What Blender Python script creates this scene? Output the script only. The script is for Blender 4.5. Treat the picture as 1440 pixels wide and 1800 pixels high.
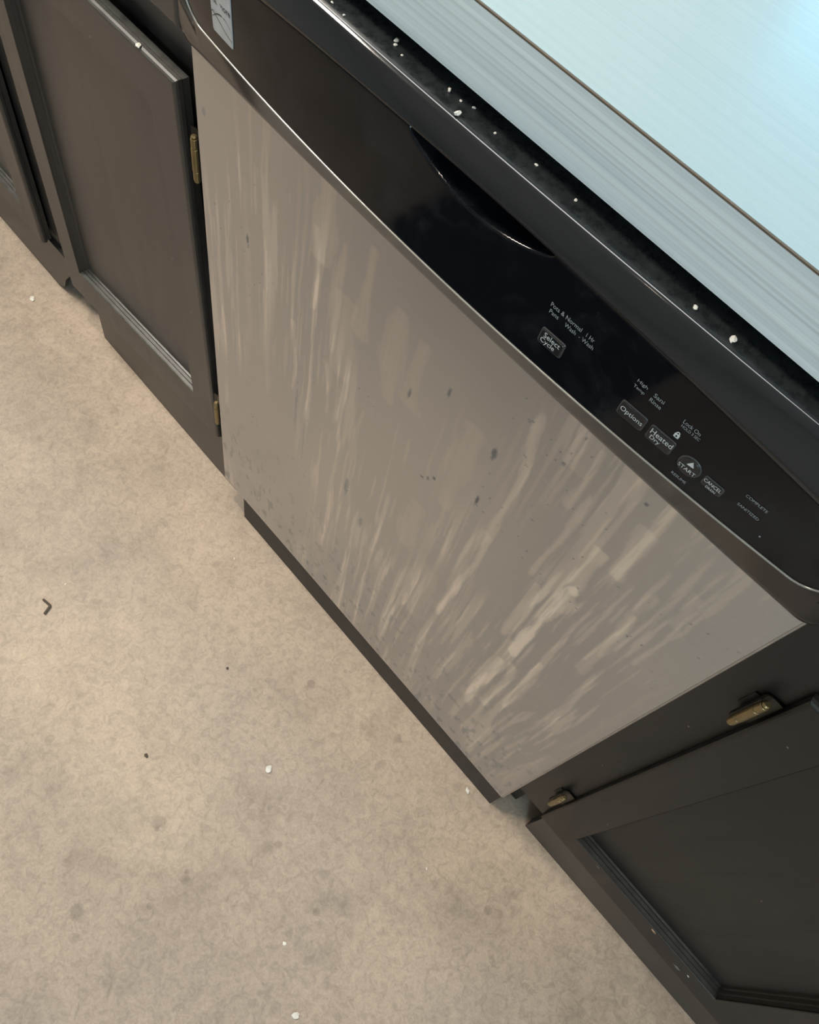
import bpy, bmesh, math, random
import numpy as np
from mathutils import Vector, Matrix

for o in list(bpy.data.objects): bpy.data.objects.remove(o, do_unlink=True)
scene = bpy.context.scene
COL = scene.collection
random.seed(7)

# ------------------------------------------------------------------ camera
cd = bpy.data.cameras.new('camera'); cam = bpy.data.objects.new('camera', cd); COL.objects.link(cam)
cd.sensor_fit = 'HORIZONTAL'; cd.sensor_width = 36.0; cd.lens = 36.0 * 1397.7 / 1440.0; cd.clip_start = .01
R0 = (0.6591484, 0.7342093, 0.1626656); R1 = (-0.7077799, 0.5325995, 0.4640964); R2 = (0.2541082, -0.4210398, 0.8707207)
cam.matrix_world = Matrix(((R0[0], R1[0], R2[0], 0.52248), (R0[1], R1[1], R2[1], -0.32612), (R0[2], R1[2], R2[2], 1.14378), (0, 0, 0, 1)))
scene.camera = cam

# ------------------------------------------------------------------ world, exposure
w = bpy.data.worlds.new('world'); scene.world = w; w.use_nodes = True
bgn = w.node_tree.nodes['Background']; bgn.inputs['Color'].default_value = (.62, .80, 1, 1); bgn.inputs['Strength'].default_value = 1.0
vs = scene.view_settings
scene.display_settings.display_device = 'sRGB'
vs.view_transform = 'Standard'; vs.look = 'None'; vs.gamma = 1; vs.use_curve_mapping = False; vs.exposure = 0.0

# ------------------------------------------------------------------ lights
def area(name, loc, target, size, power, color, size_y=None, spread=180):
    l = bpy.data.lights.new(name, 'AREA'); l.energy = power; l.color = color; l.size = size
    l.spread = math.radians(spread)
    if size_y: l.shape = 'RECTANGLE'; l.size_y = size_y
    o = bpy.data.objects.new(name, l); COL.objects.link(o); o.location = loc
    o.rotation_euler = (Vector(target) - Vector(loc)).to_track_quat('-Z', 'Y').to_euler()
    return o
def spot(name, loc, target, power, color, angle, blend=.6, radius=.04):
    l = bpy.data.lights.new(name, 'SPOT'); l.energy = power; l.color = color
    l.spot_size = math.radians(angle); l.spot_blend = blend; l.shadow_soft_size = radius
    o = bpy.data.objects.new(name, l); COL.objects.link(o); o.location = loc
    o.rotation_euler = (Vector(target) - Vector(loc)).to_track_quat('-Z', 'Y').to_euler()
    return o
WARM = (1.0, .90, .78); COOL = (.72, .92, 1.0)
area('pendant_warm_left', (-.95, -.28, 2.02), (-.5, -.25, 0), .35, 32, WARM)
area('warm_fill_right', (1.70, -.35, 2.36), (1.1, -.25, 0), .45, 8, WARM)  # added warm fill for the right side of the floor
area('window_glow', (.56, .70, 1.13), (.50, -.4, .86), .80, 1.5, (.22, .70, 1.0), .20)
spot('window_daylight', (1.05, 1.35, 3.35), (.74, -.86, 0), 480, (.52, .82, 1.0), 11.5, .55, .08)
area('front_cool_fill', (2.45, -2.3, 1.55), (.4, 0, .8), 1.0, 50, (.66, .88, 1.0), 1.0)  # added cool fill for the counter edge; no window stands there
area('ceiling_strip_lamp', (-.25, .20, 2.38), (-.25, .15, 0), 2.5, 15.0, (1, .98, .94), .17)
spot('floor_patch_spot', (.18, -.75, 2.33), (.19, -.335, 0), 34, (1, .90, .60), 5.5, 1.0).scale = (3.6, 1, 1)  # invented stretched spot that draws the yellow patch on the floor
spot('cabinet_foot_fill', (.10, -.33, 2.33), (.10, .0, 0), 68, (1, .86, .68), 8.5, 1.0).scale = (5.0, 1, 1)  # added stretched spot that brightens the floor along the cabinets

# ------------------------------------------------------------------ helpers
def link(name, me, mat, parent=None):
    o = bpy.data.objects.new(name, me); COL.objects.link(o)
    if mat is not None: me.materials.append(mat)
    if parent is not None:
        o.parent = parent
    return o
def rootloc(parent):
    v = Vector((0, 0, 0)); p = parent
    while p is not None: v += p.location; p = p.parent
    return v
def finish(name, bm, mat, parent=None, smooth=False):
    off = rootloc(parent)
    for v in bm.verts: v.co -= off
    bmesh.ops.recalc_face_normals(bm, faces=bm.faces)
    me = bpy.data.meshes.new(name); bm.to_mesh(me); bm.free()
    if smooth:
        for p in me.polygons: p.use_smooth = True
    return link(name, me, mat, parent)
def thing(name, label, cat, loc, group=None):
    o = bpy.data.objects.new(name, None); COL.objects.link(o); o.location = loc; o.empty_display_size = .05
    o['label'] = label; o['category'] = cat
    if group: o['group'] = group
    return o
def tag(o, label, cat, group=None):
    o['label'] = label; o['category'] = cat
    if group: o['group'] = group
    return o
def box(bm, x0, x1, y0, y1, z0, z1, bev=0.0, seg=2):
    r = bmesh.ops.create_cube(bm, size=1.0)
    for v in r['verts']:
        v.co = Vector(((x0 + x1) / 2 + v.co.x * (x1 - x0), (y0 + y1) / 2 + v.co.y * (y1 - y0), (z0 + z1) / 2 + v.co.z * (z1 - z0)))
    if bev:
        es = list({e for v in r['verts'] for e in v.link_edges})
        bmesh.ops.bevel(bm, geom=es, offset=bev, segments=seg, affect='EDGES', profile=.5)
    return bm
def B1(x0, x1, y0, y1, z0, z1, bev=0.0, seg=2):
    return box(bmesh.new(), x0, x1, y0, y1, z0, z1, bev, seg)
def tube(bm, p0, p1, r, seg=16, bev=.0004):
    p0 = Vector(p0); p1 = Vector(p1); d = p1 - p0
    m = Matrix.Translation((p0 + p1) / 2) @ d.to_track_quat('Z', 'Y').to_matrix().to_4x4()
    L = d.length
    prof = [(r - bev, -L / 2), (r, -L / 2 + bev), (r, L / 2 - bev), (r - bev, L / 2)]
    rings = []
    for rr, z in prof:
        rings.append([bm.verts.new(m @ Vector((rr * math.cos(2 * math.pi * k / seg), rr * math.sin(2 * math.pi * k / seg), z))) for k in range(seg)])
    for a, b in zip(rings[:-1], rings[1:]):
        for k in range(seg): bm.faces.new((a[k], a[(k + 1) % seg], b[(k + 1) % seg], b[k]))
    bm.faces.new(rings[0]); bm.faces.new(rings[-1])
def grid_mesh(name, P, mat, parent=None, smooth=True, attrs=None):
    """P: (n,m,3) array of points"""
    n, m = P.shape[:2]
    off = rootloc(parent)
    V = (P.reshape(-1, 3) - np.array(off)[None]).astype(np.float32)
    idx = np.arange(n * m).reshape(n, m)
    F = np.stack([idx[:-1, :-1], idx[1:, :-1], idx[1:, 1:], idx[:-1, 1:]], -1).reshape(-1, 4)
    me = bpy.data.meshes.new(name)
    me.vertices.add(len(V)); me.vertices.foreach_set('co', V.ravel())
    me.loops.add(F.size); me.loops.foreach_set('vertex_index', F.ravel().astype(np.int32))
    me.polygons.add(len(F)); me.polygons.foreach_set('loop_start', np.arange(0, F.size, 4, dtype=np.int32))
    me.polygons.foreach_set('loop_total', np.full(len(F), 4, dtype=np.int32))
    me.update(calc_edges=True); me.validate()
    me.polygons.foreach_set('use_smooth', np.full(len(me.polygons), smooth))
    for k, a in (attrs or {}).items():
        at = me.attributes.new(k, 'FLOAT', 'POINT'); at.data.foreach_set('value', a.reshape(-1).astype(np.float32))
    return link(name, me, mat, parent)
def vnoise(x, y, seed):
    """smooth value noise on arrays"""
    xi = np.floor(x).astype(np.int64); yi = np.floor(y).astype(np.int64); fx = x - xi; fy = y - yi
    fx = fx * fx * (3 - 2 * fx); fy = fy * fy * (3 - 2 * fy)
    def h(a, b):
        n = (a * 374761393 + b * 668265263 + seed * 1442695041) & 0xffffffff
        n = ((n ^ (n >> 13)) * 1274126177) & 0xffffffff
        return ((n ^ (n >> 16)) & 0xffff) / 65535.0
    a = h(xi, yi); b = h(xi + 1, yi); c = h(xi, yi + 1); d = h(xi + 1, yi + 1)
    return (a * (1 - fx) + b * fx) * (1 - fy) + (c * (1 - fx) + d * fx) * fy
def fbm(x, y, seed, oct=4):
    s = 0; a = .5; t = 0
    for i in range(oct): s = s + a * vnoise(x * 2 ** i, y * 2 ** i, seed + i * 17); t += a; a *= .55
    return s / t

# ------------------------------------------------------------------ materials
def mat(name):
    m = bpy.data.materials.new(name); m.use_nodes = True; nt = m.node_tree
    b = nt.nodes['Principled BSDF']
    return m, nt, b
def N(nt, typ, **kw):
    n = nt.nodes.new(typ)
    for k, v in kw.items():
        if k in ('operation', 'data_type', 'blend_type', 'attribute_name', 'noise_dimensions', 'feature', 'clamp', 'use_clamp'): setattr(n, k, v)
        else: n.inputs[k].default_value = v
    return n
def coords(nt, scale=(1, 1, 1), loc=(0, 0, 0), rot=(0, 0, 0)):
    t = nt.nodes.new('ShaderNodeNewGeometry'); mp = nt.nodes.new('ShaderNodeMapping')
    mp.inputs['Scale'].default_value = scale; mp.inputs['Location'].default_value = loc; mp.inputs['Rotation'].default_value = rot
    nt.links.new(t.outputs['Position'], mp.inputs['Vector']); return mp.outputs['Vector']
def noise(nt, vec, scale, detail=4, rough=.55, dist=0):
    n = N(nt, 'ShaderNodeTexNoise', Scale=scale, Detail=detail, Roughness=rough, Distortion=dist)
    nt.links.new(vec, n.inputs['Vector']); return n.outputs['Fac']
def ramp(nt, fac, pts):
    r = nt.nodes.new('ShaderNodeValToRGB'); e = r.color_ramp.elements
    while len(e) > 1: e.remove(e[-1])
    e[0].position = pts[0][0]; e[0].color = (*pts[0][1], 1) if len(pts[0][1]) == 3 else pts[0][1]
    for p, c in pts[1:]:
        q = e.new(p); q.color = (*c, 1)
    nt.links.new(fac, r.inputs['Fac']); return r.outputs['Color']
def g(v): return (v, v, v)
def mix(nt, fac, a, b, blend='MIX'):
    m = nt.nodes.new('ShaderNodeMix'); m.data_type = 'RGBA'; m.blend_type = blend
    for s, i in ((fac, 0), (a, 6), (b, 7)):
        if isinstance(s, (int, float)): m.inputs[i].default_value = s
        elif isinstance(s, tuple): m.inputs[i].default_value = (*s, 1)
        else: nt.links.new(s, m.inputs[i])
    return m.outputs[2]
def math_(nt, op, a, b=0.0, clamp=False):
    m = nt.nodes.new('ShaderNodeMath'); m.operation = op; m.use_clamp = clamp
    for s, i in ((a, 0), (b, 1)):
        if isinstance(s, (int, float)): m.inputs[i].default_value = s
        else: nt.links.new(s, m.inputs[i])
    return m.outputs[0]
def bump(nt, b, h, strength, dist):
    n = N(nt, 'ShaderNodeBump', Strength=strength, Distance=dist); nt.links.new(h, n.inputs['Height']); nt.links.new(n.outputs[0], b.inputs['Normal'])
def simple(name, col, rough=.5, metal=0.0, ior=1.5):
    m, nt, b = mat(name)
    v = coords(nt); n = noise(nt, v, 60, 3)
    c = ramp(nt, n, [(.3, tuple(x * .88 for x in col)), (.7, tuple(min(1, x * 1.1) for x in col))])
    nt.links.new(c, b.inputs['Base Color']); b.inputs['Roughness'].default_value = rough; b.inputs['Metallic'].default_value = metal; b.inputs['IOR'].default_value = ior
    return m

# floor: acid stained / leathery tan concrete
m_floor, nt, b = mat('stained_concrete')
v = coords(nt)
wv = noise(nt, v, 5.0, 3, .6)
n1 = noise(nt, v, 2.2, 4, .6, .4); n2 = noise(nt, v, 80, 7, .72, 1.1); n3 = noise(nt, v, 330, 4, .75, .6); n4 = noise(nt, v, 11, 4, .6, .5)
c = ramp(nt, n1, [(.30, (.355, .29, .236)), (.50, (.435, .352, .28)), (.70, (.50, .398, .308))])
c = mix(nt, .75, c, ramp(nt, n2, [(.30, g(.60)), (.52, g(.98)), (.72, g(1.18))]), 'MULTIPLY')
c = mix(nt, .7, c, ramp(nt, n3, [(.30, g(.78)), (.55, g(1.0)), (.75, g(1.16))]), 'MULTIPLY')
c = mix(nt, .8, c, ramp(nt, n4, [(.28, g(.78)), (.5, g(1.0)), (.75, g(1.08))]), 'MULTIPLY')
sp = N(nt, 'ShaderNodeTexVoronoi', Scale=26.0); nt.links.new(v, sp.inputs['Vector'])
spm = math_(nt, 'MULTIPLY', math_(nt, 'LESS_THAN', sp.outputs['Distance'], .16), ramp(nt, noise(nt, v, 9, 3), [(.60, g(0)), (.66, g(.5))]))
c = mix(nt, spm, c, (.16, .125, .10))
jit = noise(nt, v, 120, 3, .6)
for fx, fy, fr, fa in [(.33, -.3445, .012, .40), (.335, -.352, .006, .5), (.4074, -.3587, .0075, .55), (.402, -.352, .004, .5), (.3538, -.4772, .011, .45), (.4531, -.0326, .009, .35), (.464, -.0746, .010, .30), (.446, -.2584, .010, .35), (.452, -.245, .006, .35), (.075, -.075, .008, .3)]:
    dn = nt.nodes.new('ShaderNodeVectorMath'); dn.operation = 'DISTANCE'; nt.links.new(v, dn.inputs[0]); dn.inputs[1].default_value = (fx, fy, 0)
    d_ = math_(nt, 'ADD', math_(nt, 'DIVIDE', dn.outputs['Value'], fr), math_(nt, 'MULTIPLY', math_(nt, 'SUBTRACT', jit, .5), 2.2))
    c = mix(nt, math_(nt, 'MULTIPLY', ramp(nt, d_, [(.45, g(1)), (1.0, g(0))]), fa), c, (.17, .135, .11))
nt.links.new(c, b.inputs['Base Color'])
rr = ramp(nt, n2, [(.3, g(.5)), (.7, g(.66))]); nt.links.new(rr, b.inputs['Roughness'])
bump(nt, b, n2, .6, .0012)

# espresso cabinet paint
def espresso(name, base, film, rough, ior, dust):
    m, nt, b = mat(name)
    v = coords(nt, (14, 14, 2.4)); v2 = coords(nt, (60, 60, 5))
    n = noise(nt, v, 1.0, 5, .62, 1.2); nn = noise(nt, v2, 1.0, 3, .6)
    c = ramp(nt, n, [(.30, base), (.72, film)])
    geo = nt.nodes.new('ShaderNodeNewGeometry'); sx = nt.nodes.new('ShaderNodeSeparateXYZ'); nt.links.new(geo.outputs['True Normal'], sx.inputs[0])
    up = math_(nt, 'MULTIPLY', math_(nt, 'GREATER_THAN', sx.outputs[2], .35), ramp(nt, noise(nt, coords(nt), 90, 4), [(.3, g(.15)), (.7, g(.8))]))
    c = mix(nt, up, c, dust)
    sp = N(nt, 'ShaderNodeTexVoronoi', Scale=42.0); nt.links.new(coords(nt), sp.inputs['Vector'])
    dots = math_(nt, 'MULTIPLY', math_(nt, 'LESS_THAN', sp.outputs['Distance'], .045), math_(nt, 'GREATER_THAN', noise(nt, coords(nt, (1, 1, 1), (3, 1, 2)), 7, 2), .56))
    c = mix(nt, dots, c, (.22, .19, .16))
    nt.links.new(c, b.inputs['Base Color'])
    r = ramp(nt, n, [(.3, g(rough - .05)), (.7, g(rough + .1))]); nt.links.new(r, b.inputs['Roughness'])
    b.inputs['IOR'].default_value = ior
    bump(nt, b, nn, .12, .0006)
    return m
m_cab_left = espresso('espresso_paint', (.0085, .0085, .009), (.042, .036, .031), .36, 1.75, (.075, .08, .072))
m_cab_right = espresso('dimmed_espresso_paint', (.006, .006, .0065), (.011, .010, .0095), .40, 1.45, (.030, .032, .028))  # same paint coloured darker to stand in for the dimmer reflections here
m_cab = m_cab_left
m_toeboard = simple('toe_board_paint', (.020, .018, .0165), .38, 0, 1.65)
m_dark = simple('dark_cavity', (.004, .004, .005), .7)

# stainless with dried drips
m_steel, nt, b = mat('smeared_stainless')
st = N(nt, 'ShaderNodeAttribute', attribute_name='stain').outputs['Fac']
dk = N(nt, 'ShaderNodeAttribute', attribute_name='dark').outputs['Fac']
v = coords(nt, (1.0, 1, 320)); br = noise(nt, v, 6, 3, .6)
c = ramp(nt, br, [(.3, (.468, .482, .508)), (.7, (.512, .526, .552))])
c = mix(nt, math_(nt, 'MULTIPLY', st, .75, True), c, (.88, .775, .66))
c = mix(nt, dk, c, (.07, .066, .06))
nt.links.new(c, b.inputs['Base Color'])
nt.links.new(math_(nt, 'SUBTRACT', 1.0, math_(nt, 'ADD', math_(nt, 'MULTIPLY', st, .12), math_(nt, 'MULTIPLY', dk, .8)), True), b.inputs['Metallic'])
nt.links.new(math_(nt, 'ADD', .36, math_(nt, 'MULTIPLY', st, .25)), b.inputs['Roughness'])
m_steel_edge = simple('steel_fold', (.42, .42, .42), .3, 1.0)

# console plastics
m_fascia, nt, b = mat('glossy_black_fascia')
v = coords(nt); sm = noise(nt, v, 22, 5, .65, 1.5)
c = ramp(nt, sm, [(.50, (.0035, .0042, .006)), (.80, (.012, .014, .017))]); nt.links.new(c, b.inputs['Base Color'])
nt.links.new(ramp(nt, sm, [(.4, g(.05)), (.75, g(.16))]), b.inputs['Roughness']); b.inputs['IOR'].default_value = 1.30
def black_plastic(name, ior):
    m, nt, b = mat(name)
    v = coords(nt); n = noise(nt, v, 160, 4, .7)
    geo = nt.nodes.new('ShaderNodeNewGeometry'); sx = nt.nodes.new('ShaderNodeSeparateXYZ'); nt.links.new(geo.outputs['Normal'], sx.inputs[0])
    up = math_(nt, 'MULTIPLY', ramp(nt, sx.outputs[2], [(.965, g(0)), (.995, g(1))]), ramp(nt, n, [(.30, g(.25)), (.72, g(.9))]))
    c = mix(nt, up, (.006, .007, .009), (.026, .031, .032)); nt.links.new(c, b.inputs['Base Color'])
    nt.links.new(math_(nt, 'ADD', .10, math_(nt, 'MULTIPLY', up, .35)), b.inputs['Roughness']); b.inputs['IOR'].default_value = ior
    return m
m_body = black_plastic('satin_black_plastic', 1.40)
m_band = black_plastic('polished_black_plastic', 1.62)
m_bead = simple('highlight_bead', (.30, .30, .28), .28, .3)
m_toe = simple('black_toe_plastic', (.020, .018, .017), .55)
m_print = simple('grey_print', (.26, .29, .31), .5)
m_print_bright = simple('white_print', (.50, .54, .55), .5)
m_button = simple('black_button_plastic', (.010, .011, .013), .22)
m_button_rim = simple('button_rim_plastic', (.035, .038, .042), .3)
m_badge = simple('silver_badge', (.42, .46, .50), .32, .3)
m_badge_ink = simple('badge_ink', (.02, .025, .035), .4)
m_brass = simple('antique_brass', (.26, .20, .10), .38, .85)
m_leaf = simple('painted_hinge_leaf', (.03, .026, .02), .35, .5)
m_white = simple('paint_flake', (.74, .72, .66), .7)
m_tan = simple('bare_wood_chip', (.42, .28, .18), .7)
m_twig = simple('dry_twig', (.075, .06, .045), .8)

# laminate counter
def laminate(name, lo, hi, rough, k):
    m, nt, b = mat(name)
    v = coords(nt, (1.4, 150, 150)); n = noise(nt, v, 1.0, 4, .6, .25)
    v2 = coords(nt, (1.0, 420, 420)); n2 = noise(nt, v2, 1.0, 3, .6)
    c = ramp(nt, n, [(.28, lo), (.60, hi)])
    c = mix(nt, k, c, ramp(nt, n2, [(.34, g(.76)), (.56, g(1.03))]), 'MULTIPLY')
    nt.links.new(c, b.inputs['Base Color']); b.inputs['Roughness'].default_value = rough
    return m
m_top = laminate('white_streaked_laminate', (.305, .42, .455), (.335, .45, .485), .24, .14)
m_edge = laminate('grey_edge_laminate', (.46, .55, .60), (.66, .75, .79), .42, .8)
m_seam = simple('brown_seam', (.11, .085, .06), .6)
m_wall = simple('wall_paint', (.62, .60, .56), .7)
m_ceil = simple('ceiling_paint', (.70, .69, .66), .8)
m_glass, nt, b = mat('window_glass')
tr = nt.nodes.new('ShaderNodeBsdfTransparent'); tr.inputs[0].default_value = (.97, .99, 1, 1); gl = nt.nodes.new('ShaderNodeBsdfGlossy'); gl.inputs['Roughness'].default_value = .01
ms = nt.nodes.new('ShaderNodeMixShader'); ms.inputs[0].default_value = .06; nt.links.new(tr.outputs[0], ms.inputs[1]); nt.links.new(gl.outputs[0], ms.inputs[2]); nt.links.new(ms.outputs[0], nt.nodes['Material Output'].inputs['Surface'])
m_white_trim = simple('white_trim', (.75, .74, .72), .5)

# ------------------------------------------------------------------ room shell
def struct(name, bm, m, parent=None, smooth=False):
    o = finish(name, bm, m, parent, smooth)
    if parent is None: o['kind'] = 'structure'
    return o
RX0, RX1, RY0, RY1, H = -1.9, 2.6, -3.2, .64, 2.42
struct('floor', B1(RX0, RX1, RY0, RY1, -.08, 0), m_floor)
struct('ceiling', B1(RX0, RX1, RY0, RY1, H, H + .1), m_ceil)
WX0, WX1, WZ0, WZ1 = .10, 1.35, .985, 2.37
bm = bmesh.new()
box(bm, RX0, WX0, RY1, RY1 + .12, 0, H); box(bm, WX1, RX1, RY1, RY1 + .12, 0, H)
box(bm, WX0, WX1, RY1, RY1 + .12, 0, WZ0); box(bm, WX0, WX1, RY1, RY1 + .12, WZ1, H)
struct('wall_back', bm, m_wall)
struct('wall_left', B1(RX0 - .1, RX0, RY0, RY1, 0, H), m_wall)
struct('wall_right', B1(RX1, RX1 + .1, RY0, RY1, 0, H), m_wall)
struct('wall_front', B1(RX0, RX1, RY0 - .1, RY0, 0, H), m_wall)
win = bpy.data.objects.new('window_1', None); COL.objects.link(win); win.location = ((WX0 + WX1) / 2, RY1, WZ0); win['kind'] = 'structure'
bm = bmesh.new(); t = .035
for a in ((WX0, WX0 + t, WZ0, WZ1), (WX1 - t, WX1, WZ0, WZ1), (WX0, WX1, WZ0, WZ0 + t), (WX0, WX1, WZ1 - t, WZ1)):
    box(bm, a[0], a[1], RY1 + .01, RY1 + .05, a[2], a[3])
finish('window_frame', bm, m_white_trim, win)
finish('pane', B1(WX0 + t, WX1 - t, RY1 + .026, RY1 + .032, WZ0 + t, WZ1 - t), m_glass, win)

# ------------------------------------------------------------------ countertop
ct = thing('countertop', 'pale streaked laminate countertop running above the black dishwasher', 'countertop', (.2, .3, .8843))
finish('top_surface', B1(-1.4, 1.8, -.0016, .638, .8846, .9256), m_top, ct)
finish('front_edge', B1(-1.4, 1.8, -.0028, -.0016, .8843, .9244), m_edge, ct)['label'] = 'grey streaked front edge strip'
finish('edge_seam', B1(-1.4, 1.8, -.00285, -.0015, .9244, .92545), m_seam, ct)['label'] = 'thin brown seam line'

# ------------------------------------------------------------------ cabinets
YF = .022
def rect(x0, x1, z0, z1, d): return [(x0 + d, z0 + d), (x1 - d, z0 + d), (x1 - d, z1 - d), (x0 + d, z1 - d)]
def loft(bm, loops):
    rings = [[bm.verts.new((x, y, z)) for (x, z) in r] for (r, y) in loops]
    for a, b2 in zip(rings[:-1], rings[1:]):
        for k in range(4): bm.faces.new((a[k], a[(k + 1) % 4], b2[(k + 1) % 4], b2[k]))
    return rings
def warp(bm, fn):
    for v in bm.verts: v.co.y += fn(v.co.x, v.co.z)
def make_door(root, x0, x1, z0, z1, px0, px1, pz0, pz1, fn, drawer=False):
    O = lambda d: rect(x0, x1, z0, z1, d); I = lambda d: rect(px0, px1, pz0, pz1, d)
    bm = bmesh.new()
    r = loft(bm, [(O(.0016), .0165), (O(.0016), .0096), (O(.0012), .0092), (O(.0004), .0088), (O(0), .0078), (O(0), .0042), (O(.0007), .0018), (O(.0022), .0005), (O(.004), 0), (I(-.0006), 0), (I(0), .0006), (I(0), .0136), (I(0), .0165)])
    for k in range(4): bm.faces.new((r[-1][k], r[-1][(k + 1) % 4], r[0][(k + 1) % 4], r[0][k]))
    warp(bm, fn); dr = finish('drawer_front' if drawer else 'door', bm, m_cab, root)
    bm = bmesh.new()
    loft(bm, [(I(.0002), .0020), (I(.0008), .0016), (I(.0012), .0060), (I(.0030), .0064), (I(.0034), .0106), (I(.0056), .0110), (I(.0062), .0146), (I(.0002), .0146), (I(.0002), .0020)])
    warp(bm, fn); finish('panel_molding', bm, m_cab, dr)
    bm = B1(px0 + .0004, px1 - .0004, .0138, .0188, pz0 + .0004, pz1 - .0004)
    bmesh.ops.subdivide_edges(bm, edges=bm.edges, cuts=3, use_grid_fill=True)
    warp(bm, fn); finish('door_panel', bm, m_cab, dr)
    return dr
def hinge(root, x, z0, z1, side, YF=.034):
    """barrel hinge beside a door edge; side +1: door to the right of the barrel"""
    y = .0115; L = z1 - z0
    bm = bmesh.new(); tube(bm, (x, y, z0 + .004), (x, y, z0 + L * .27 - .0003), .0036); h = finish('hinge', bm, m_brass, root)
    h['label'] = 'antique brass barrel hinge'
    bm = bmesh.new(); tube(bm, (x, y, z0 + L * .27), (x, y, z0 + L * .73), .0039); finish('knuckle', bm, m_brass, h, False)
    bm = bmesh.new(); tube(bm, (x, y, z0 + L * .73 + .0003), (x, y, z1 - .004), .0036); finish('knuckle', bm, m_brass, h, False)
    bm = bmesh.new(); tube(bm, (x, y, z1 - .0042), (x, y, z1 - .0010), .0030, 16, .001); finish('pin_cap', bm, m_brass, h, False)
    bm = bmesh.new(); tube(bm, (x, y, z0 + .001), (x, y, z0 + .0042), .0030, 16, .001); finish('pin_cap', bm, m_brass, h, False)
    # leaf on the face frame and the curled leaf that wraps behind the door lip
    finish('frame_leaf', B1(min(x, x - side * .008), max(x, x - side * .008), YF - .0014, YF - .0002, z0 + L * .27, z0 + L * .73), m_cab, h)
    pts = [(x - side * .0043, y + .0005), (x - side * .0046, y + .0045), (x - side * .0030, y + .0072), (x - side * .0000, y + .0086), (x + side * .0045, y + .0088), (x + side * .0100, y + .0086), (x + side * .0150, y + .0072)]
    bm = bmesh.new(); rings = []
    for i, (px, py) in enumerate(pts):
        a = Vector(pts[max(0, i - 1)]); c2 = Vector(pts[min(len(pts) - 1, i + 1)]); tn = (c2 - a).normalized(); nv = Vector((-tn.y, tn.x)) * .0006
        rings.append([bm.verts.new((px + s * nv.x, py + s * nv.y, z)) for s, z in ((-1, z0 + L * .10), (1, z0 + L * .10), (1, z1 - .003), (-1, z1 - .003))])
    for a, c2 in zip(rings[:-1], rings[1:]):
        for k in range(4): bm.faces.new((a[k], a[(k + 1) % 4], c2[(k + 1) % 4], c2[k]))
    bm.faces.new(rings[0]); bm.faces.new(rings[-1]); finish('door_leaf', bm, m_leaf, h)
def cabinet(label, x0, x1, stiles, toes, loc, YF=.034):
    root = thing('base_cabinet', label, 'cabinet', loc)
    bm = bmesh.new()
    for a, c2 in stiles: box(bm, a, c2, YF, YF + .019, .105, .884, .0006, 1)
    edges = sorted(stiles)
    for (a, c2), (d, e) in zip(edges[:-1], edges[1:]):
        for z0, z1 in ((.105, .150), (.665, .7445), (.850, .884)): box(bm, c2 - .0004, d + .0004, YF + .0002, YF + .0188, z0, z1)
    finish('face_frame', bm, m_cab, root)
    finish('side_panel', B1(x0, x0 + .016, YF + .0192, .62, .0, .884), m_cab, root)
    finish('side_panel', B1(x1 - .016, x1, YF + .0192, .62, .0, .884), m_cab, root)
    finish('cabinet_bottom', B1(x0 + .0165, x1 - .0165, YF + .0192, .62, .118, .134), m_dark, root)
    finish('cabinet_back', B1(x0 + .0165, x1 - .0165, .61, .62, .134, .884), m_dark, root)
    finish('toe_backing', B1(x0 + .0165, x1 - .0165, .075, .09, 0, .1175), m_cab, root)
    for tb in toes:
        a, c2 = tb[:2]; ab, cb = tb[2:] if len(tb) > 2 else (a, c2)      # top run, then bottom run where the end is broken off
        ya, yb2, zt_b = .0265, (.0335 if YF > .03 else .0405), (.118 if YF > .03 else .1046)
        bm = bmesh.new()
        def outline(y):
            pts = [(ab, .0), (cb, .0), (c2, zt_b), (a, zt_b)]
            if abs(cb - c2) > .01: pts = [(ab, .0), (cb, .0), (cb + (c2 - cb) * .35, zt_b * .16), (cb + (c2 - cb) * .55, zt_b * .40), (c2, zt_b * .72), (c2, zt_b), (a, zt_b)]
            return [bm.verts.new((x, y, z)) for x, z in pts]
        f1 = outline(ya); f2 = outline(yb2); bm.faces.new(f1); bm.faces.new(f2)
        for k in range(len(f1)): bm.faces.new((f1[k], f1[(k + 1) % len(f1)], f2[(k + 1) % len(f1)], f2[k]))
        finish('toe_board', bm, m_toeboard, root)
    return root

flat = lambda y: (lambda x, z: y)
# far left cabinet
cA = cabinet('far left dark cabinet mostly cut off by the left edge', -1.02, -.460, [(-1.02, -.97), (-.516, -.460)], [(-1.02, -.462, -1.02, -.530)], (-.75, .3, 0))
make_door(cA, -.965, -.507, .124, .690, -.919, -.5545, .1695, .642, flat(.0125))
make_door(cA, -.965, -.507, .737, .862, -.935, -.537, .762, .840, flat(.0125), True)
# left cabinet with the slightly open door
cB = cabinet('dark brown cabinet with slightly open door left of the dishwasher', -.4595, -.0120, [(-.4595, -.405), (-.060, -.0120)], [(-.388, -.0120)], (-.23, .3, 0))
def fB(x, z):
    u = (x + .411) / .368; vv = (z - .12) / .57
    return .005 + u * (.0150 - .0125 * vv)
make_door(cB, -.411, -.043, .120, .690, -.370, -.092, .181, .644, fB)
make_door(cB, -.425, -.036, .737, .862, -.395, -.066, .762, .840, flat(.0125), True)
hinge(cB, -.0245, .597, .650, -1); hinge(cB, -.0245, .188, .241, -1)
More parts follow.
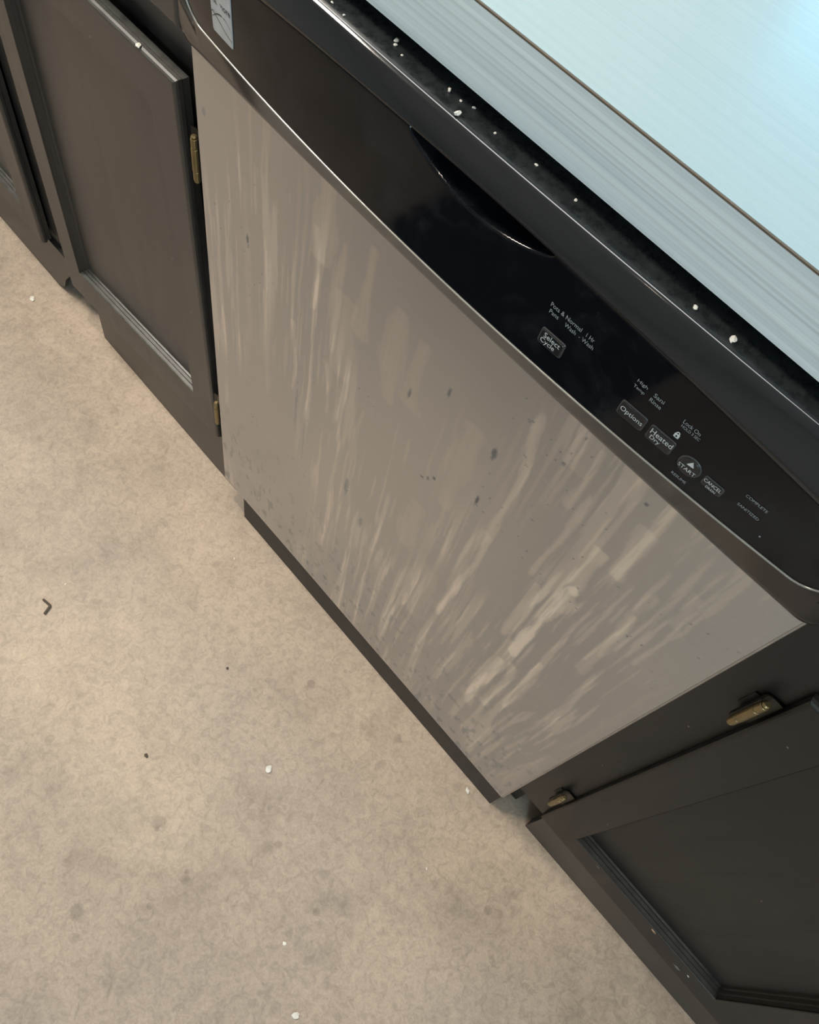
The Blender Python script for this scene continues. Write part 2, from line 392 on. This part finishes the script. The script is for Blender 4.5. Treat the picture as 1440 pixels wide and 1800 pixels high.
# right cabinet
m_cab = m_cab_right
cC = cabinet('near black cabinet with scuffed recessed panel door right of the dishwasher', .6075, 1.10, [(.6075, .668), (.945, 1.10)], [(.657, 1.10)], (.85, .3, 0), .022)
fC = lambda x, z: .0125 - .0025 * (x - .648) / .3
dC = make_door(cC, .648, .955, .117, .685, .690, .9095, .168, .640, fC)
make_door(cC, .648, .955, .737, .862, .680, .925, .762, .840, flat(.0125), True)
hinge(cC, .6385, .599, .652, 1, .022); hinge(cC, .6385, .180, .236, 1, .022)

# ------------------------------------------------------------------ dishwasher
W = .603; ZB = .0884; ZT = .7505
dw = thing('dishwasher', 'built-in stainless dishwasher with black control panel and dried drips', 'dishwasher', (.3, .3, 0))
def Bw(x): return np.maximum(0, 1 - ((x - .305) / .285) ** 2)
def y1(x): return -.0125 - .0175 * Bw(x)
def y2(x): return -.019 - .007 * Bw(x)
def z2(x): return .860 - .017 * (1 - Bw(x))
Z1 = .788
def yF(x, z): return y1(x) + (y2(x) - y1(x)) * (z - Z1) / (z2(x) - Z1)
def ylow(x): return -.0012 - .0068 * np.maximum(0, 1 - ((x - .3) / .31) ** 2)
# --- steel sheet with stain attributes
nx, nz = 420, 450
X, Z = np.meshgrid(np.linspace(.0015, W - .0022, nx), np.linspace(ZB, ZT + .012, nz), indexing='ij')
def smooth(e0, e1, a): t_ = np.clip((a - e0) / (e1 - e0), 0, 1); return t_ * t_ * (3 - 2 * t_)
def drip(xc, zt_, zb_, wd, seed, wob=.006, amp=1.0):
    f = (Z - zb_) / (zt_ - zb_)
    wob2 = .02 * (fbm(X * 40, Z * 22, seed + 9, 2) - .5)
    xx = xc + wob * (vnoise(Z * 14, Z * 0 + seed, seed) - .5) * 2
    ww = wd * (.45 + 1.1 * vnoise(Z * 30, Z * 0 + seed, seed + 3))
    m_ = np.exp(-((X - xx) / ww) ** 2) * smooth(0, .10, f) * smooth(0, .06, 1 - f)
    q = m_ * (.12 + 1.65 * fbm(X * 380 + wob2 * 60, Z * 26, seed + 5, 4))
    return amp * (.42 * smooth(.30, .52, q) + .22 * smooth(.55, .95, q) + .25 * np.exp(-((q - .38) / .07) ** 2))
S = np.zeros_like(X)
wx = X + .010 * (fbm(X * 9, Z * 5, 3) - .5)
st1 = fbm(wx * 95, Z * 5.0, 11, 4); st2 = fbm(wx * 240, Z * 9, 23, 3); area_ = fbm(X * 9, Z * 4.0, 31, 3); hz = fbm(X * 5, Z * 3, 37, 3)
S += smooth(.56, .63, st1) * smooth(.36, .58, area_) * .46
S += smooth(.58, .66, st2) * smooth(.38, .58, area_) * .40
S += smooth(.50, .75, hz) * .16
# large run-off patches from the panel seam
for (xc, zt_, zb_, wd, sd, am) in [(.172, .748, .66, .011, 1, .75), (.190, .71, .57, .006, 2, .7), (.224, .73, .62, .007, 3, .7), (.206, .66, .55, .010, 4, .5), (.163, .70, .60, .004, 5, .7), (.264, .70, .58, .012, 6, .6), (.290, .69, .60, .012, 61, .5),
        (.140, .57, .46, .0035, 7, .9), (.190, .56, .48, .004, 8, .6), (.100, .62, .40, .004, 9, .4), (.067, .68, .45, .005, 10, .3), (.245, .55, .33, .003, 12, .55), (.215, .50, .22, .0025, 13, .6),
        (.406, .735, .33, .0036, 14, 1.0), (.404, .56, .34, .006, 15, .55), (.436, .745, .70, .012, 16, .5), (.446, .742, .66, .004, 17, .6), (.456, .70, .55, .004, 18, .8), (.470, .56, .43, .0045, 19, .9), (.476, .45, .23, .006, 20, .6),
        (.504, .715, .64, .007, 21, .8), (.492, .66, .58, .006, 22, 1.0), (.494, .60, .41, .0055, 24, 1.35), (.499, .41, .26, .006, 25, .9), (.484, .40, .22, .005, 26, .9),
        (.537, .67, .49, .004, 27, .65), (.543, .63, .54, .003, 28, .6), (.556, .70, .65, .004, 29, .5), (.566, .66, .57, .0028, 30, .7), (.520, .46, .30, .003, 32, .7), (.360, .66, .52, .011, 33, .5), (.335, .50, .40, .010, 34, .45), (.372, .42, .28, .012, 35, .4)]:
    S += drip(xc, zt_, zb_, wd, sd, amp=am)
S = np.clip(S, 0, 1.2) * smooth(0, .03, W - X)
D = np.zeros_like(X)
def blot(xc, zc, rx, rz, a, seed):
    d = ((X - xc) / rx) ** 2 + ((Z - zc) / rz) ** 2 + 1.2 * (fbm(X * 300, Z * 300, seed, 2) - .5)
    return a * smooth(1.0, .3, d)
for k, (xc, zc, rx, rz, a) in enumerate([(.380, .648, .003, .010, .8), (.384, .579, .002, .008, .9), (.332, .544, .0022, .003, .9), (.338, .552, .002, .003, .8), (.326, .538, .002, .002, .8), (.324, .663, .0018, .008, .7), (.288, .622, .0018, .010, .7), (.069, .609, .002, .007, .8), (.012, .70, .003, .006, .35),
        (.24, .40, .004, .02, .5), (.27, .36, .003, .015, .45), (.15, .44, .002, .05, .35), (.165, .40, .002, .06, .3), (.43, .70, .002, .003, .6), (.49, .73, .002, .002, .7), (.545, .60, .0015, .002, .7)]):
    D += blot(xc, zc, rx, rz, a, 50 + k)
low = smooth(.36, .12, Z)
D += low * smooth(.60, .74, fbm(X * 120, Z * 60, 71, 4)) * .42 + low * smooth(.45, .8, fbm(X * 14, Z * 10, 73, 3)) * .16
D += smooth(.85, .90, fbm(X * 300, Z * 300, 81, 2)) * smooth(.58, .72, fbm(X * 12, Z * 12, 83, 2)) * .6
D = np.clip(D, 0, .9)
dent = .0006 * (fbm(X * 6, Z * 6, 91, 2) - .5)
P = np.stack([X, -dent * 1.0, Z], -1)
steel = grid_mesh('steel_door_panel', P, m_steel, dw, True, {'stain': S, 'dark': D}); steel['label'] = 'stainless door sheet with tan dried drips'
bm = bmesh.new(); box(bm, W - .0024, W, .0006, .022, ZB, ZT + .012, .0005, 1); box(bm, 0, .0016, .0006, .022, ZB, ZT + .012, .0005, 1)
box(bm, 0.0017, W - .0025, .0012, .022, ZB, ZB + .004, .0005, 1)
finish('folded_edge', bm, m_steel_edge, steel)
finish('door_inner', B1(.002, W - .003, .003, .035, ZB + .005, .871), m_dark, dw)
finish('tub', B1(.004, .600, .036, .60, .095, .872), m_dark, dw)
finish('toe_panel', B1(.034, W, .0085, .020, .0, .0855, .0008, 1), m_toe, dw)['label'] = 'black toe panel'

# --- console body: surface lofted over x, profile in (y, z)
xs = np.concatenate([np.linspace(-.0105, .03, 28), np.linspace(.032, .585, 150), np.linspace(.587, .6062, 22)])
XL, XR = .0205, .5925
def bodyrow(x):
    b = np.array([0.0]); 
    pts = []
    e = np.clip(min((x + .0105) / (XL + .0105), (.6062 - x) / (.6062 - XR)), 0, 1)   # 0 at console ends, 1 under the fascia
    yl = ylow(x)
    yt = yl + (y1(x) + .0016 - yl) * e
    ym = yl + (y2(x) + .0016 - yl) * e
    cr = .012 * (1 - np.sqrt(max(0, 1 - (1 - min(1, (x + .0105) / .012)) ** 2))) if x < .0015 else (.012 * (1 - np.sqrt(max(0, 1 - (1 - min(1, (.6062 - x) / .012)) ** 2))) if x > .5942 else 0)
    pts.append((.012, ZT + cr)); pts.append((yl + .0012, ZT + cr)); pts.append((yl, ZT + .0015 + cr))
    n = 8
    for i in range(1, n + 1):
        f_ = i / n; z = ZT + .0015 + cr + (Z1 + .0015 - ZT - .0015 - cr) * f_
        pts.append((yl + (yt - yl) * (f_ ** 1.0), z))
    for i in range(1, 7):
        f_ = i / 6; pts.append((yt + (ym - yt) * f_, Z1 + .0015 + (z2(x) + .001 - Z1 - .0015) * f_))
    return pts
P = np.array([[(x, p[0], p[1]) for p in bodyrow(x)] for x in xs])
# the scooped hand hold goes through the body skin behind the fascia
def pocket(x, z):
    """0 outside, 1 deep inside the crescent hand hold"""
    c_ = np.clip((x - .2585) / (.3725 - .2585), 0, 1); dep = .0150 * np.sin(np.pi * c_) ** .75
    return smooth(-.0022, .0034, z - (z2(x) - .0003 - dep)) * ((x > .2585) & (x < .3725))
px_ = P[..., 0]; pz_ = P[..., 2]
P[..., 1] = np.where((px_ > XL + .006) & (px_ < XR - .006) & (pz_ > Z1 + .006), .0025, P[..., 1])
body = grid_mesh('control_console', P, m_body, dw, True); body['label'] = 'curved satin black console'
for a_ in (-.0105, .6052): finish('console_end', B1(a_, a_ + .001, -.0005, .0205, ZT + .012, .871), m_body, body)

# --- glossy fascia plate with rounded lower corners, bevelled edge and scooped hand hold
nu, nv = 900, 110
U = np.linspace(0, 1, nu)
xsF = XL + (XR - XL) * U
RC = .020
def zlow(x):
    d = np.minimum(x - XL, XR - x); d = np.clip(d, 0, RC)
    return Z1 + RC - np.sqrt(np.maximum(0, RC ** 2 - (RC - d) ** 2))
zl = zlow(xsF); zt_ = z2(xsF)
Vv = np.concatenate([[0, 0, .004, .010], np.linspace(.02, .97, nv - 8), [.98, .988, .995, 1.0]])
ZZ = zl[:, None] + (zt_ - zl)[:, None] * Vv[None]
XX = np.repeat(xsF[:, None], len(Vv), 1)
YY = yF(XX, ZZ)
YY[:, 0] += .0022; YY[:, 1] += .0007; YY[:, 2] += .0002
top = np.array([0, .0002, .0006, .0012]); YY[:, -4:] += top[None]
dl = np.minimum(XX - XL, XR - XX); YY += .0016 * smooth(.0012, 0, dl)
pk = pocket(XX, ZZ); YY += pk ** 1.3 * .0265
fascia = grid_mesh('fascia', np.stack([XX, YY, ZZ], -1), m_fascia, body, True); fascia['label'] = 'glossy black fascia with crescent hand hold'

# --- thin pale bead: edge highlight put into colour along the lower fascia edge
arc = [(XL, Z1 + RC + .012), (XL, Z1 + RC)] + [(XL + RC - RC * math.cos(a_), Z1 + RC - RC * math.sin(a_)) for a_ in np.linspace(.1, math.pi / 2, 10)]
arc += [(x, Z1) for x in np.linspace(XL + RC + .01, XR - RC - .01, 60)] + [(XR - RC + RC * math.sin(a_), Z1 + RC - RC * math.cos(a_)) for a_ in np.linspace(0, math.pi / 2 - .1, 10)] + [(XR, Z1 + RC), (XR, Z1 + RC + .012)]
P = []
for i, (x, z) in enumerate(arc):
    p_, q_ = arc[max(0, i - 1)], arc[min(len(arc) - 1, i + 1)]; tn = np.array([q_[0] - p_[0], q_[1] - p_[1]]); tn /= np.linalg.norm(tn)
    yc_ = float(yF(np.float64(x), np.float64(z))) - .0002
    P.append([(x - tn[1] * .0006 * math.cos(k), yc_ + .0009 * math.sin(k), z + tn[0] * .0006 * math.cos(k)) for k in np.linspace(0, 2 * math.pi, 9)])
grid_mesh('edge_highlight_bead', np.array(P), m_bead, body, True)['label'] = 'thin pale bead painted as the edge highlight'

# --- rounded grip band above the fascia and the dusty top
xb = np.linspace(-.0105, .6062, 160)
def yr(x): return -.0075 - .0075 * np.maximum(0, 1 - ((x - .27) / .33) ** 2)
rows = []
for x in xb:
    yb = y2(x) if XL < x < XR else y2(np.clip(x, XL, XR)) * .8
    e = np.clip(min((x + .0105) / .02, (.6062 - x) / .02), 0, 1); yb = -.004 + (yb + .004) * e ** .5
    zb_ = z2(x); ry = yr(x); zr = .8725
    A = np.array([yb - .0010, zb_ + .0004]); C = np.array([ry, zr])
    pr = [(.0024, zb_ + .0010), (yb + .0040, zb_ + .0004), (yb + .0008, zb_ - .0004), (yb - .0004, zb_ - .0001), tuple(A)]
    R_ = .0090; ctr = C - R_ * np.array([-math.cos(math.radians(68)), math.sin(math.radians(68))]) + np.array([.0004, .0001])
    st_ = ctr + R_ * np.array([-math.cos(math.radians(42)), math.sin(math.radians(42))])
    for i in range(1, 8):      # gently convex front, then the rounded ridge
        f_ = i / 8; q = A + (st_ - A) * f_; nrm = np.array([-(st_ - A)[1], (st_ - A)[0]]); nrm /= np.linalg.norm(nrm)
        pr.append(tuple(q + nrm * .0006 * math.sin(math.pi * f_)))
    for th in np.linspace(42, 88, 11): pr.append(tuple(ctr + R_ * np.array([-math.cos(math.radians(th)), math.sin(math.radians(th))])))
    pr += [tuple(C + np.array([.0070, .0007])), (.004, .8735), (.0205, .8735)]
    rows.append([(x, p_[0], p_[1]) for p_ in pr])
band = grid_mesh('grip_band', np.array(rows), m_band, body, True); band['label'] = 'rounded grip band with dusty top'

# --- lettering
def text_mesh(body_, x0, x1, z0, z1, name, m, parent, off=.0004, slant=0.0, bold=0.0):
    cu = bpy.data.curves.new('t', 'FONT'); cu.body = body_; cu.size = 1; cu.offset = bold; cu.resolution_u = 3
    to = bpy.data.objects.new('t', cu); COL.objects.link(to)
    bpy.context.view_layer.update()
    me = bpy.data.meshes.new_from_object(to.evaluated_get(bpy.context.evaluated_depsgraph_get()))
    bpy.data.objects.remove(to); bpy.data.curves.remove(cu)
    co = np.array([v.co[:] for v in me.vertices]); mn = co.min(0); mx = co.max(0)
    lo = rootloc(parent)
    x = x0 + (co[:, 0] - mn[0]) / (mx[0] - mn[0]) * (x1 - x0); z = z0 + (co[:, 1] - mn[1]) / max(1e-6, mx[1] - mn[1]) * (z1 - z0)
    x = x + slant * (z - z0)
    y = yF(x, z) - off
    for i, v in enumerate(me.vertices): v.co = (x[i] - lo.x, y[i] - lo.y, z[i] - lo.z)
    me.name = name; me.materials.clear()
    return link(name, me, m, parent)
def plate(bm, outline, d0, d1, bev=.0005):
    """solid plate standing on the fascia; outline in (x,z)"""
    n = len(outline); cx = sum(p[0] for p in outline) / n; cz = sum(p[1] for p in outline) / n
    def ring(s, d): return [bm.verts.new((cx + (x - cx) * s, yF(np.float64(cx + (x - cx) * s), np.float64(cz + (z - cz) * s)) - d, cz + (z - cz) * s)) for x, z in outline]
    size = max(abs(p[0] - cx) for p in outline); k = 1 - bev / size
    rs = [ring(1, d0), ring(1, d1 - bev), ring(k, d1)]
    for a, c2 in zip(rs[:-1], rs[1:]):
        for i in range(n): bm.faces.new((a[i], a[(i + 1) % n], c2[(i + 1) % n], c2[i]))
    bm.faces.new(rs[0]); bm.faces.new(rs[-1])
def rrect(x0, x1, z0, z1, r, s=5):
    out = []
    for cx, cz, a0 in ((x1 - r, z1 - r, 0), (x0 + r, z1 - r, 90), (x0 + r, z0 + r, 180), (x1 - r, z0 + r, 270)):
        for i in range(s + 1): a = math.radians(a0 + 90 * i / s); out.append((cx + r * math.cos(a), cz + r * math.sin(a)))
    return out
def button(x0, x1, z0, z1, lines, label, rnd=None):
    ol = rrect(x0, x1, z0, z1, rnd or .0016, 8 if rnd else 5)
    bm = bmesh.new(); plate(bm, ol, -.0006, .0007, .0004); bt = finish('button', bm, m_button_rim, dw); bt['label'] = label
    k = .0009; inn = rrect(x0 + k, x1 - k, z0 + k, z1 - k, (rnd - k) if rnd else .0011, 8 if rnd else 5)
    bm = bmesh.new(); plate(bm, inn, .0006, .0012, .0003); finish('button_cap', bm, m_button, bt)
    for (s, a, c2, e, f_) in lines: text_mesh(s, a, c2, e, f_, 'lettering', m_print_bright, bt, .00135)
    return bt
button(.3848, .4025, .8050, .8163, [('Select', .3880, .4000, .8112, .8148), ('Cycle', .3870, .3975, .8063, .8106)], 'rounded button reading Select Cycle')
button(.4457, .4636, .8034, .8146, [('Options', .4472, .4624, .8069, .8114)], 'rounded button reading Options')
button(.4664, .4834, .8031, .8145, [('Heated', .4681, .4826, .8092, .8132), ('Dry', .4695, .4760, .8046, .8086)], 'rounded button reading Heated Dry')
sb = button(.4886, .5030, .8003, .8145, [('START', .4902, .5014, .8040, .8068)], 'round START button with a triangle', .0070)
button(.5052, .5180, .8034, .8110, [('CANCEL', .5060, .5170, .8074, .8100), ('DRAIN', .5090, .5150, .8042, .8060)], 'small button reading CANCEL')
bm = bmesh.new(); plate(bm, [(.4938, .8086), (.4982, .8092), (.4962, .8128)], .0012, .0014, .0002); finish('triangle_mark', bm, m_print_bright, sb)
pr = bpy.data.objects.new('printed_legend', None); COL.objects.link(pr); pr.parent = dw
H_ = .0029
for s, a, c2, z in [('Pots &', .3833, .3932, .8310), ('Pans', .3842, .3908, .8266), ('Normal', .3946, .4060, .8308), ('Wash  -', .3958, .4070, .8264), ('1 Hr', .4096, .4152, .8308), ('Wash', .4084, .4166, .8264),
        ('High', .4464, .4533, .8300), ('Temp', .4460, .4534, .8256), ('Sani', .4580, .4647, .8300), ('Rinse', .4574, .4650, .8256), ('Lock On', .4783, .4894, .8294), ('HOLD 3 SEC', .4788, .4908, .8264),
        ('RESUME', .4906, .5003, .7942), ('COMPLETE', .5267, .5402, .8177), ('SANITIZED', .5268, .5402, .8087)]:
    text_mesh(s, a, c2, z, z + (H_ if s.upper() != s else .0021), 'lettering', m_print, pr)
# padlock symbol
bm = bmesh.new(); plate(bm, rrect(.4786, .4818, .8176, .8206, .0005, 3), .0002, .0005, .0001)
ring = []
for i in range(9):
    a = math.pi * i / 8; ring.append((.4802 + .0012 * math.cos(a), .8210 + .0016 * math.sin(a), .4802 + .0006 * math.cos(a), .8208 + .0009 * math.sin(a)))
vs_ = [[bm.verts.new((p_[0], float(yF(np.float64(p_[0]), np.float64(p_[1]))) - .0004, p_[1])), bm.verts.new((p_[2], float(yF(np.float64(p_[2]), np.float64(p_[3]))) - .0004, p_[3]))] for p_ in ring]
for a, c2 in zip(vs_[:-1], vs_[1:]): bm.faces.new((a[0], c2[0], c2[1], a[1]))
finish('padlock_symbol', bm, m_print_bright, pr)
bm = bmesh.new(); plate(bm, rrect(.5466, .5476, .7993, .8003, .0004, 3), .0001, .0004, .0001); finish('small_dot', bm, m_print, pr)  # small grey dot low on the right of the fascia
bm = bmesh.new(); plate(bm, rrect(.4797, .4807, .8184, .8197, .0003, 3), .0005, .0007, .0001); finish('keyhole', bm, m_button, pr)
# brand badge
bm = bmesh.new(); plate(bm, rrect(.0605, .0858, .8005, .8370, .0018, 5), -.0002, .0009, .0004); bd = finish('badge', bm, m_badge, dw); bd['label'] = 'silver badge with name and two swoosh lines'
text_mesh('Kenmore', .0625, .0852, .8218, .8262, 'lettering', m_badge_ink, bd, .00105, 0, .022)
def swoosh(pts, w0):
    bm = bmesh.new(); prev = None
    n = 24
    def cr(t):
        k = min(len(pts) - 2, int(t * (len(pts) - 1))); f_ = t * (len(pts) - 1) - k
        p0, p1_, p2, p3 = pts[max(0, k - 1)], pts[k], pts[k + 1], pts[min(len(pts) - 1, k + 2)]
        return tuple(.5 * (2 * b_ + (c_ - a_) * f_ + (2 * a_ - 5 * b_ + 4 * c_ - d_) * f_ ** 2 + (3 * b_ - a_ - 3 * c_ + d_) * f_ ** 3) for a_, b_, c_, d_ in zip(p0, p1_, p2, p3))
    for i in range(n + 1):
        x, z = cr(i / n * .9999); wd = w0(i / n)
        r_ = [bm.verts.new((x, float(yF(np.float64(x), np.float64(z + s))) - .00108, z + s)) for s in (-wd, wd)]
        if prev: bm.faces.new((prev[0], r_[0], r_[1], prev[1]))
        prev = r_
    finish('swoosh', bm, m_badge_ink, bd)
swoosh([(.0606, .8098), (.0660, .8142), (.0720, .8168), (.0790, .8166), (.0857, .8120)], lambda t: .00022 + .00035 * math.sin(math.pi * min(1, t * 1.1)) ** 2)
swoosh([(.0606, .8138), (.0628, .8152), (.0655, .8140), (.0720, .8110), (.0790, .8075), (.0857, .8060)], lambda t: .00042 - .00022 * t)

# ------------------------------------------------------------------ loose bits
def flake(name, x, y, z, s, m, label, cat, seed, group=None, flatn=.35):
    r = random.Random(seed); bm = bmesh.new(); bmesh.ops.create_icosphere(bm, subdivisions=2, radius=1)
    for v in bm.verts:
        k = 1 + r.uniform(-.28, .28); v.co = Vector((v.co.x * s * k * (1 + .5 * math.sin(seed)), v.co.y * s * k, v.co.z * s * flatn * k))
    zm = min(v.co.z for v in bm.verts)
    a = r.uniform(0, 3.1)
    for v in bm.verts:
        v.co = Vector((x + v.co.x * math.cos(a) - v.co.y * math.sin(a), y + v.co.x * math.sin(a) + v.co.y * math.cos(a), z + v.co.z - zm))
    c0 = Vector((x, y, z))
    for v in bm.verts: v.co -= c0
    o = finish(name, bm, m); o.location = c0
    return tag(o, label, cat, group)
flake('paint_flake', .3681, -.1964, 0, .0042, m_white, 'largest white paint flake alone in the open floor', 'flake', 3)
flake('paint_flake', .5696, -.0040, 0, .0044, m_white, 'white paint flake on floor beside the toe panel right end', 'flake', 5)
flake('paint_flake', -.5275, -.0272, 0, .0038, m_white, 'pale flake on floor before the far left cabinet', 'flake', 8)
flake('paint_flake', .605, -.1157, 0, .0020, m_white, 'small round white speck on floor toward the right cabinet', 'flake', 11)
flake('paint_flake', .5484, -.3095, 0, .0020, m_white, 'tiny white speck near the bottom middle of the floor', 'flake', 13)
flake('paint_flake', .6185, -.3466, 0, .0034, m_white, 'smeared white flake at the bottom frame edge', 'flake', 15)
flake('paint_flake', .0842, -.0468, 0, .0018, m_white, 'tiny white speck by the lower left corner of the dishwasher', 'flake', 17)
flake('paint_flake', -.0302, -.2623, 0, .0016, m_white, 'tiny white speck just above the dark twig', 'flake', 18)
flake('crumb', .2483, -.3103, 0, .0024, m_twig, 'dark seed shaped crumb below the dark twig on bright floor', 'crumb', 21)
flake('crumb', .2183, -.1565, 0, .0018, m_twig, 'dark round crumb midway between twig and dishwasher', 'crumb', 22)
bm = bmesh.new()
for a, c2, r_ in (((-.011, -.004, .0018), (.004, -.001, .0022), .0016), ((.004, -.001, .0022), (.010, -.014, .0020), .0020)): tube(bm, a, c2, r_, 8, .0006)
tw = finish('twig', bm, m_twig); tw.location = (-.0169, -.2945, 0.0); tag(tw, 'small bent dark twig lying on the floor at left', 'twig')
CR = [(.2135, .0011, .0014), (.2163, -.0023, .0012), (.2614, -.0020, .0018), (.2786, -.0118, .0023), (.271, -.0023, .0009), (.2789, .0003, .0009), (.4689, -.0060, .0019), (.4448, -.0057, .0014), (.1687, -.0094, .0010), (.1811, -.0110, .0010), (.2250, -.0050, .0008), (.3300, -.0020, .0008), (.3600, -.0030, .0008), (.30, -.004, .0008)]
CL = {3: 'rounded white crumb on the grip band ridge above the hand hold', 6: 'curled white crumb on the dusty dishwasher top toward the right', 7: 'white crumb on the dusty dishwasher top above the Select button', 2: 'bright white crumb at the back of the dusty top before the hand hold'}
for i, (x, y, s) in enumerate(CR):
    flake('crumb', x, y, .8733, s, m_white, CL.get(i, 'tiny pale crumb scattered on the dusty dishwasher top'), 'crumb', 40 + i, None if i in CL else 'tiny crumbs on the dishwasher top', .5)
flake('crumb', -.0973, .0085, .6902, .0022, m_white, 'white crumb on the dusty top of the slightly open door', 'crumb', 71)
# added unseen mat; stands in for the photographer's dark reflection in the fascia
m_mat = simple('stand_in_black', (.012, .014, .018), .8)
mt = finish('reflection_stand_in', B1(-.42, .33, -1.32, -.70, .0005, .009, .003, 2), m_mat); tag(mt, 'added dark mat behind the camera standing in for the photographer reflected in the console', 'mat')
# scuffs on the right door rail
def scuff(x, z, s, m, seed):
    r = random.Random(seed); bm = bmesh.new(); y = fC(x, z)
    pts = [(x + s * (1 + r.uniform(-.4, .4)) * math.cos(a), z + .6 * s * (1 + r.uniform(-.5, .5)) * math.sin(a)) for a in [2 * math.pi * k / 9 for k in range(9)]]
    f = [bm.verts.new((p_[0], y - .0004, p_[1])) for p_ in pts]; b_ = [bm.verts.new((p_[0], y + .0004, p_[1])) for p_ in pts]
    bm.faces.new(f); bm.faces.new(b_)
    for k in range(9): bm.faces.new((f[k], f[(k + 1) % 9], b_[(k + 1) % 9], b_[k]))
    finish('scuff', bm, m, dC)
m_scuff = simple('worn_paint', (.16, .155, .15), .6)
scuff(.869, .140, .0045, m_scuff, 1); scuff(.8186, .1615, .0030, m_tan, 2); scuff(.7291, .1615, .0022, m_scuff, 3); scuff(.880, .1500, .0016, m_white, 4)
